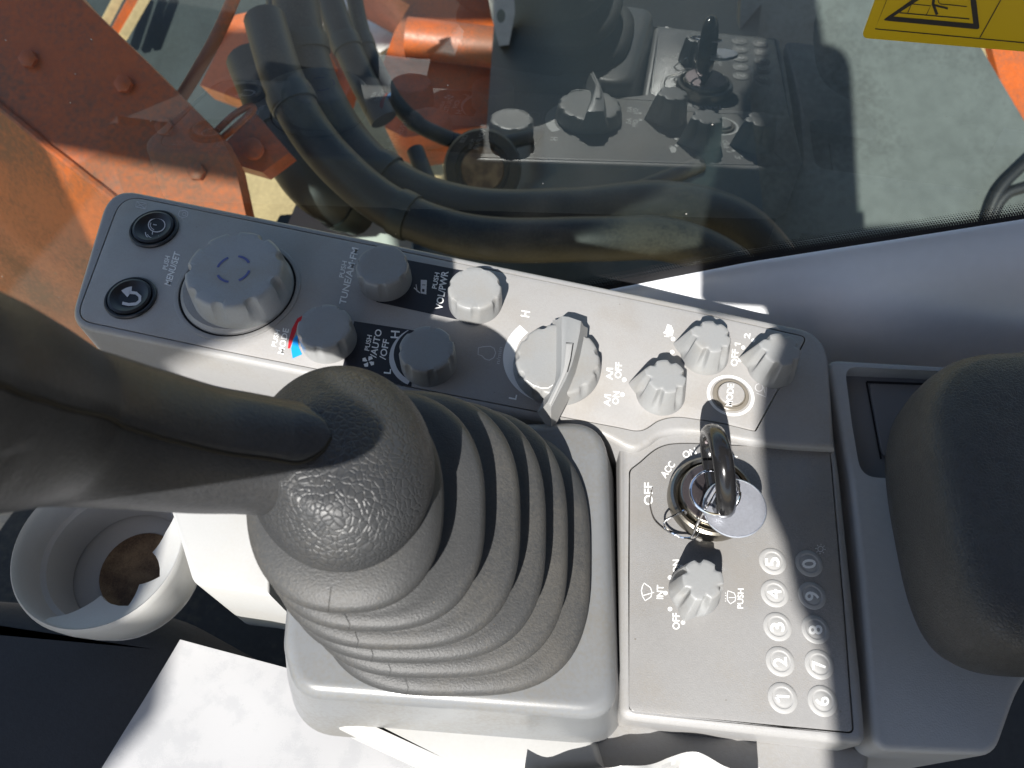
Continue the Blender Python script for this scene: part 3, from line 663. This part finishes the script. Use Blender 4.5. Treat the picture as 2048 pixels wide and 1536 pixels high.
# crumpled film along the lower edge
V = []; Fc = []; nx, ny = 46, 20
for i in range(nx+1):
    for j in range(ny+1):
        u = 1040+(1520-1040)*i/nx; top = 1508+(abs(u-1335)*.095 if u < 1335 else (u-1335)*.15); v = top+(1720-top)*j/ny
        h = -.012-.05*(j/ny)**1.4; p = P(u, v, h)
        q = p*38; rr = abs(noise.noise(q))+.5*abs(noise.noise(q*2.3))+.25*abs(noise.noise(q*5))
        edge = min(1, j/2)
        V.append(p+Vector((0, 0, (.009*rr-.004)*(.25+.75*edge)))+Vector((0, .006*noise.noise(q*1.3+Vector((9, 1, 3))), 0)))
for i in range(nx):
    for j in range(ny): Fc.append((i*(ny+1)+j, (i+1)*(ny+1)+j, (i+1)*(ny+1)+j+1, i*(ny+1)+j+1))
tag(obj('plastic_bag', V, Fc, 'bag', sharp=22), 'crumpled white plastic film below the keypad edge', 'plastic bag')
# seat cushion in the dark corner, floor
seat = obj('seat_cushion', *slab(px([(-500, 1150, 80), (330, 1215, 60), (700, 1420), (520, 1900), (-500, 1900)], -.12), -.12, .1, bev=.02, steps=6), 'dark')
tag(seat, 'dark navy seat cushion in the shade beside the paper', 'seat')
z = -.26
struct(obj('cab_floor', [Vector((-1.2, -1.5, z)), Vector((1.2, -1.5, z)), Vector((1.2, .02, z)), Vector((-1.2, .10, z))], [(0, 1, 2, 3)], 'mat'))
obj('pedestal', *slab(px([(640, 1040), (1700, 900), (1760, 1480), (1200, 1480), (760, 1420), (640, 1300)], -.05), -.052, .208, bev=.004), 'dark', console)

# ================================================================== REAR CONSOLE + ARMREST
rear = thing('rear_console', 'grey console box with a dark recessed tray behind the keypad', 'console', P(1900, 1100, -.2))
ZR = -.006
hole = px([(1689, 733, 26), (2400, 768), (2400, 985), (1722, 954, 34), (1704, 850)], ZR)
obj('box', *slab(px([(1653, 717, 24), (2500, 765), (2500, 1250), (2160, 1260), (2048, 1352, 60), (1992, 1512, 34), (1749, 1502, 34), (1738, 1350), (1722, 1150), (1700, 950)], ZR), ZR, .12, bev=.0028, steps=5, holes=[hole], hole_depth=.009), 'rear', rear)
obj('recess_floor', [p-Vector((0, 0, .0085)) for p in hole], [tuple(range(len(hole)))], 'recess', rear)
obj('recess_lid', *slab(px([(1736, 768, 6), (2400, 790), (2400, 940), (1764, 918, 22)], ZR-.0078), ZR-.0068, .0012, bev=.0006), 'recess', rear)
icon([ribbon([(1733, 764), (2300, 786)], 5), ribbon([(1733, 764), (1762, 918)], 4)], ZR-.0084, rear, 'gap', 'lid_gap')
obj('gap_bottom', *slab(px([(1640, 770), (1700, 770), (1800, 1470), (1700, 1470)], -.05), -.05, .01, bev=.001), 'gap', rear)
ar = thing('armrest', 'dark grained vinyl armrest cushion at the right edge', 'armrest', P(2000, 1100, .0))
ao = ccw([P(p.x, p.y, .036) for p in catmull([(1790, 860), (1815, 800), (1870, 762), (1960, 752), (2200, 745), (2420, 800), (2420, 1280), (2250, 1345), (2080, 1352), (1960, 1338), (1890, 1290), (1842, 1190), (1808, 1040), (1792, 940)], 6, True)])
ctr = sum(ao, Vector())/len(ao)
def ins(s, h): return [Vector((ctr.x+(p.x-ctr.x)*s, ctr.y+(p.y-ctr.y)*s, h)) for p in ao]
obj('cushion', *loft([ins(.93, .020), ins(.985, .028), ins(1.0, .038), ins(.995, .047), ins(.972, .055), ins(.93, .0605), ins(.86, .0635), ins(.74, .0652), ins(.6, .066), ins(.4, .0665), ins(.15, .0666)], close_bot=True), 'armrest', ar, sharp=80)
obj('support', *slab(px([(1980, 900), (2300, 900), (2300, 1200), (1980, 1200)], .02), .024, .04, bev=.002), 'black', ar)

# ================================================================== WINDOW, TRIM, STICKER
win = thing('side_window', 'tinted cab side window with dotted black lower border, reflecting the console', 'window', G(1024, 560))
edge = [(-700, 900), (300, 760), (800, 655), (1000, 618), (1250, 572), (1500, 523), (1800, 476), (2048, 437), (2600, 350)]
gl = [G(u, v) for u, v in edge]+[G(2600, -500), G(-700, -500)]
pane = obj('glass_pane', gl, [tuple(range(len(gl)))], 'glass', win)
if pane.data.polygons[0].normal.dot(GN) < 0: pane.data.flip_normals()
fe = catmull([(u, v) for u, v in edge], 8)
wd = lambda u: 24 if u > 1150 else 30
V = [G(p.x, p.y+1, .0006) for p in fe]+[G(p.x, p.y-9, .0006) for p in fe]; n = len(fe)
obj('frit_band', V, [(i, i+1, n+i+1, n+i) for i in range(n-1)], 'gap', win)
V = []; Fc = []
u = 1140
while u < 2150:
    for r in range(6):
        e_ = next((a, b) for a, b in zip(edge, edge[1:]) if a[0] <= u <= b[0]); v0 = e_[0][1]+(e_[1][1]-e_[0][1])*(u-e_[0][0])/(e_[1][0]-e_[0][0])
        uu = u+(2.6 if r % 2 else 0); rr = 2.5-.32*r; k = len(V)
        V += [G(uu+rr*math.cos(a), v0-11-r*3.9+rr*math.sin(a), .0006) for a in [math.pi*j/4 for j in range(8)]]; Fc.append(tuple(range(k, k+8)))
    u += 5.2
fd = obj('frit_dots', V, Fc, 'gap', win); fd['kind'] = 'stuff'
# moulded white trim below the window
cols = [-300, 200, 600, 900, 1100, 1250, 1330, 1400, 1450, 1500, 1550, 1650, 1800, 2048, 2300, 2600]
def ev(u):
    a, b = next((a, b) for a, b in zip(edge, edge[1:]) if a[0] <= u <= b[0]); return a[1]+(b[1]-a[1])*(u-a[0])/(b[0]-a[0])
prof = [(.004, -.006), (.0005, -.0006), (-.001, -.0003), (-.008, -.0012), (-.016, -.0040), (-.024, -.0095), (-.031, -.019), (-.036, -.034), (-.039, -.06), (-.041, -.13)]
rings = []
for dy, dz in prof:
    rings.append([G(u, ev(u)+1)+Vector((GN.x*-dy*-1 if False else 0, dy, dz)) for u in cols])
trim = obj('window_trim', *loft(rings, close_top=False, cyc=False), 'trim')
tag(trim, 'smooth white plastic trim running below the side window', 'trim')
# warning sticker
def s4(a, b): return (1660+a*.1895, b*.1895)
stk = thing('warning_sticker', 'yellow warning sticker with black triangle on the window, top right', 'sticker', G(1900, 60, .001))
S = lambda o: (lambda u, v: G(u, v, o))
yo = rnd([s4(330, 400, )+(14,), (2260, 121, 14), (2330, -190, 14), (1822, -200, 14)], 0, 8)
# thin vinyl with real thickness
front = [G(p.x, p.y, .0012) for p in yo]
obj('vinyl', *prism(front, -GN*.0003), 'yellow', stk)
g1 = S(.0014)
icon([ribbon([s4(*q) for q in [(680, -200), (475, 305), (3050, 545)]], 2.0)], 0, stk, 'black', 'border_line', g1)
icon([ribbon([s4(1580, 400), s4(1880, -140)], 2.0)], 0, stk, 'black', 'divider_line', g1)
o_ = rnd([s4(555, 215)+(7,), s4(1580, 312)+(7,), s4(1490, -440)+(7,)], 0, 5); i_ = [Vector(s4(*q)) for q in [(670, 175), (1512, 250), (1440, -330)]]
tv = [Vector((p.x, p.y, 0)) for p in o_]; ti = [Vector((p.x, p.y, 0)) for p in i_]
tt = tessellate_polygon([tv, list(reversed(ti))]); allp = tv+list(reversed(ti))
obj('triangle', [g1(p.x, p.y) for p in allp], tt, 'black', stk)
icon([ribbon([s4(735, 135), s4(1470, 200)], 2.2), ribbon([s4(820, 135), s4(862, 42), s4(1062, 62), s4(1018, 155)], 1.8), ribbon([s4(1140, -40), s4(1145, 25), s4(1165, 42), s4(1445, 70)], 1.8), ribbon([s4(1100, -60), s4(1088, 45), s4(1130, 155)], 6), ribbon([s4(1092, 52), s4(1245, 90)], 4.2)], 0, stk, 'black', 'pictogram', g1)

# ================================================================== OUTSIDE THE WINDOW
gz = -2.0
struct(obj('ground', [Vector((-60, -60, gz)), Vector((60, -60, gz)), Vector((60, 80, gz)), Vector((-60, 80, gz))], [(0, 1, 2, 3)], 'ground'))
boom = thing('boom', 'large orange excavator boom section outside the window, left', 'boom', Q(100, 300, 1.0))
def poly(pts, th=.05): 
    a = [Q(*p) for p in pts]; return prism(a, VV*th)
obj('top_plate', *poly([(-300, -250, .78), (60, -120, .78), (165, 0, .78), (300, 130, .78), (440, 272, .78), (470, 330, .78), (500, 470, .78), (320, 480, .78), (232, 400, .78), (100, 295, .78), (0, 212, .78), (-300, -28, .78)], .03), 'orange', boom)
obj('side_plate', *poly([(-300, -28, .785), (0, 212, .785), (100, 295, .785), (232, 400, .785), (320, 480, .785), (520, 900, 1.15), (-300, 500, 1.15)], .03), 'orange', boom)
rail = catmull([Q(u, v, d) for u, v, d in [(490, -60, .80), (440, 60, .81), (390, 150, .82), (352, 210, .83)]], 5)
obj('rail', *tube(rail, .0065, 10), 'orange', boom)
lp = catmull([Q(u, v, .80) for u, v in [(405, 262), (425, 268), (465, 232), (498, 213), (505, 222), (470, 255), (440, 284), (438, 320), (425, 365), (395, 410)]], 6)
obj('handrail_loop', *tube(lp, .0035, 8), 'orange', boom)
obj('lug', *poly([(450, 285, .83), (510, 225, .83), (578, 305, .83), (525, 345, .83), (455, 325, .83)], .03), 'orange', boom)
obj('bolt', *lathe(None, [(.011, 0), (.011, .006), (.0095, .007)], 24, axis=Matrix.Translation(Q(508, 300, .826)) @ (-VV).to_track_quat('Z', 'Y').to_matrix().to_4x4()), 'orange', boom)
cyl = thing('orange_casting', 'orange boom foot casting behind the hoses', 'casting', Q(930, 200, 1.9))
obj('casting', *poly([(690, -60, 1.9), (960, -60, 1.9), (1000, 60, 1.9), (1092, 228, 1.85), (1020, 245, 1.85), (900, 262, 1.8), (810, 275, 1.8), (770, 255, 1.8), (765, 130, 1.8), (790, 60, 1.85), (820, 10, 1.9)], .25), 'orange', cyl)
obj('tube', *tube([Q(815, 75, 1.82), Q(1010, 98, 1.82)], .045, 20), 'orange', cyl)
obj('lug', *poly([(610, 80, 1.7), (700, 60, 1.7), (715, 110, 1.7), (690, 200, 1.7), (640, 180, 1.7)], .08), 'orange', cyl)
obj('lug', *poly([(560, 10, 1.6), (620, 0, 1.6), (660, 110, 1.6), (600, 150, 1.6), (520, 130, 1.6), (480, 200, 1.6), (400, 170, 1.6), (470, 30, 1.6)], .08), 'orange', cyl)
hs = [('thick black hydraulic hose curving beneath the boom foot', .028, [(585, -80, .95), (600, 60, .95), (640, 190, .95), (715, 310, .93), (820, 385, .92), (960, 425, .9), (1150, 425, .9), (1330, 410, .92), (1480, 450, .95), (1580, 560, .97)]),
      ('black hose running lowest along the window bottom', .024, [(530, 40, .9), (570, 170, .88), (640, 290, .87), (750, 395, .86), (870, 455, .85), (1000, 480, .84), (1200, 478, .84), (1340, 480, .86), (1460, 530, .88), (1540, 620, .9)]),
      ('straight black hose leaning across the orange casting', .022, [(640, -60, 1.25), (680, 60, 1.25), (725, 160, 1.25), (768, 240, 1.25)]),
      ('black hose leftmost beside the orange lug', .03, [(500, 120, 1.0), (545, 230, .98), (585, 320, .96), (640, 385, .95), (720, 425, 1.0)])]
hs += [('thin black hose nearest the orange lug', .012, [(548, -60, 1.05), (556, 60, 1.03), (585, 170, 1.0), (640, 265, 1.0), (700, 330, 1.02), (790, 400, 1.05)]),
       ('thin black hose crossing in front of the orange casting', .014, [(700, -60, 1.3), (722, 60, 1.3), (760, 150, 1.28), (800, 215, 1.3), (860, 262, 1.35), (960, 290, 1.4), (1080, 270, 1.5)]),
       ('grey sheathed cable looping below the rubber mount', .011, [(830, 300, 1.0), (880, 400, .98), (990, 440, .96), (1120, 425, .96), (1260, 385, 1.0), (1400, 330, 1.05)])]
for lb, r, pts in hs:
    hp_ = catmull([Q(*p) for p in pts], 8)
    ho_ = tag(obj('hydraulic_hose', *tube(hp_, r, 16), 'hose'), lb, 'hose', 'hydraulic hoses outside the window')
    for k in (9, 27):
        if k+3 < len(hp_): obj('ferrule', *tube(hp_[k:k+3], lambda t, r=r: r*(1.13 if .1 < t < .9 else 1.10), 16), 'darkmetal', ho_)
for i, (u, v) in enumerate([(250, 170), (330, 255), (60, 120), (395, 345)]):
    obj('bolt', *lathe(None, [(.009, 0), (.009, .005), (.0075, .006)], 6, axis=Matrix.Translation(Q(u, v, .779)) @ (-VV).to_track_quat('Z', 'Y').to_matrix().to_4x4()), 'orange', boom)
wp = [Q(u, v, .7795) for u, v in [(-200, 52), (0, 212), (100, 295), (232, 400), (320, 480)]]
obj('weld_bead', *tube([p+Vector((0, 0, .0012*noise.noise(p*90))) for p in catmull(wp, 14)], .0045, 8), 'orange', boom)
mt = thing('rubber_mount', 'round black rubber mount with rusty centre outside the window', 'mount', Q(965, 335, 1.05))
mx_ = Matrix.Translation(Q(965, 338, 1.05)) @ (CAM-Q(965, 338, 1.05)).to_track_quat('Z', 'Y').to_matrix().to_4x4()
obj('body', *lathe(None, [(.052, -.05), (.052, 0), (.049, .006), (.036, .006), (.034, .0), (.022, -.004)], 40, axis=mx_), 'hose', mt)
obj('hub', *lathe(None, [(.03, -.004), (.028, .002), (.012, .003)], 30, axis=mx_), 'coffee', mt)
lk = thing('link_plate', 'dusty beige link plate with a hole beside the orange casting', 'link', Q(1000, 20, 1.7))
o_ = [Vector((u, v, 0)) for u, v in [(965, -60), (1025, -60), (1030, 25), (1018, 90), (998, 92), (985, 40)]]; h_ = [Vector((p[0], p[1], 0)) for p in circ((1002, 32), 9, 12, 14)]
tt = tessellate_polygon([o_, h_]); al = o_+h_
obj('plate', [Q(p.x, p.y, 1.7) for p in al]+[Q(p.x, p.y, 1.73) for p in al], [tuple(t) for t in tt]+[tuple(i+len(al) for i in t) for t in tt]+[(i, (i+1) % 6, len(al)+(i+1) % 6, len(al)+i) for i in range(6)], 'link', lk)
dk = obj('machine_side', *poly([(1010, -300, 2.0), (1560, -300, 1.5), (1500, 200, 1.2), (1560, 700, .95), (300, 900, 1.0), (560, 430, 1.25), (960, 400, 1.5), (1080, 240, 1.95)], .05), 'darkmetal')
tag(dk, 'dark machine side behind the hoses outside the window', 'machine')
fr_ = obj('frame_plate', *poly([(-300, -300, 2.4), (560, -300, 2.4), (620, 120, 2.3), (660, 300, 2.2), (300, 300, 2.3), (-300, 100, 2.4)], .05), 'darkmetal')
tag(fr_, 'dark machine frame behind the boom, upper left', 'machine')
ws = obj('pale_sheet', *poly([(640, -120, 2.25), (840, -120, 2.25), (830, 60, 2.2), (760, 105, 2.15), (690, 110, 2.15), (640, 40, 2.2)], .02), 'sheet')
tag(ws, 'pale sheet metal beyond the orange casting, top centre', 'sheet metal')
for i, (u0, v0, u1, v1, s) in enumerate([(195, 75, 245, -20, 'leftmost pale timber batten'), (222, 80, 275, -20, 'orange painted batten between two pale ones'), (245, 75, 300, -20, 'rightmost pale timber batten')]):
    tag(obj('timber', *tube([Q(u0, v0, 2.2), Q(u1, v1, 2.25)], .016, 4), 'ground' if i != 1 else 'orange'), s+' beyond the boom, upper left', 'timber', 'battens beyond the boom')
DZ = 1.3
pt = tag(obj('deck_plate', *poly([(1500, -300, DZ), (1890, -300, DZ), (1960, 92, DZ), (2052, 248, DZ), (2260, 560, DZ), (2260, 800, DZ), (1250, 800, DZ), (1400, 480, DZ), (1470, 200, DZ)], .02), 'plate'), 'sunlit grey green deck plate beyond the window, right of the dark shadow', 'deck plate')
tag(obj('engine_cover', *poly([(1880, -300, 1.6), (2500, -300, 1.6), (2500, 600, 1.6), (2180, 460, 1.6), (2000, 160, 1.6)], .02), 'orange'), 'orange engine cover beyond the deck plate at the right edge', 'engine cover')
for s, pts in [('left', [(2140, 250, 1.26), (2048, 330, 1.27), (2000, 380, 1.275), (1975, 440, 1.28), (1962, 520, 1.28)]), ('right', [(2200, 330, 1.26), (2060, 372, 1.27), (2010, 392, 1.275), (1985, 440, 1.28), (1975, 520, 1.28)])]:
    tag(obj('cable', *tube(catmull([Q(*p) for p in pts], 6), .0085, 10), 'hose'), s+' of the two black cables on the deck plate', 'cable', 'cables on the deck plate')
tag(obj('reflection_board', *poly([(575, 450, 1.1), (598, 392, 1.1), (822, 436, 1.1), (824, 540, 1.1), (590, 540, 1.1)], .02), 'whiteplastic'), 'white board in place of the sunlit paper reflection, just above the arm edge', 'board')  # board added outside to stand for the paper's reflection in the glass

# ================================================================== WHAT SHADES THE CAB: unseen roof and wall, plus added panels for body and phone shade
RD = -.75
def caster(name, ab, depth, th, m='roof'):
    pts = [SV(a, b, depth) for a, b in ab]; return obj(name, *prism(pts, -LD*th), m)
struct(caster('roof_shade_panel', [(-.262, -.235), (-.275, -.15), (-.272, -.072), (-.229, -.057), (-.13, -.010), (-.03, .05), (.03, .16), (.10, .34), (.3, .95), (-1.05, .95), (-1.05, .49), (-.46, .49), (-.46, .40), (-1.05, .40), (-1.05, .10), (-.66, .080), (-.45, .040), (-.41, -.1), (-.45, -.7), (-.36, -.7), (-.315, -.30)], RD, .03))  # unseen roof edge, outline shaped from its shadow, slot cut for a lit patch
cz = .7
struct(obj('cab_ceiling', *slab([Vector(p) for p in [(-.28, -.30, cz), (.12, -.30, cz), (.12, .05, cz), (.85, .05, cz), (.85, .42, cz), (-.28, .42, cz)]], cz+.03, .03, bev=.005), 'lining'))  # unseen ceiling added against the sky, corner cut to let sun reach the deck
struct(obj('cab_rear_wall', *prism([Vector(p) for p in [(.8, -.95, -.3), (.8, .30, -.3), (.8, .42, .7), (.8, -.95, .7)]], Vector((.03, 0, 0))), 'lining'))
struct(caster('boom_shade_panel', [(-.655, .09), (-1.3, .09), (-1.3, -.7), (-.66, -.7)], RD, .03))  # unseen panel added to keep the boom's left side in shade
struct(caster('body_shade_panel', [(.036, -.052), (.125, -.012), (.13, -.003), (.9, .012), (.9, -.2), (.6, -.6), (.046, -.6), (.046, -.30), (.050, -.20), (.048, -.17), (.038, -.155), (.034, -.135), (.027, -.12), (.025, -.09), (.028, -.07)], -.35, .04))  # unseen panel outlined to cast the shade of the camera holder's body
struct(caster('phone_shade_panel', [tuple(p) for p in rnd([(.06, .305, .04), (.243, .300, .05), (.258, .03), (.25, -.018, .02), (.036, -.0525), (.033, -.045), (-.002, -.044, .006), (-.001, -.01), (.03, .12)], 0, 6)], -.08, .01))  # unseen panel added to cast the shadow of phone and hand
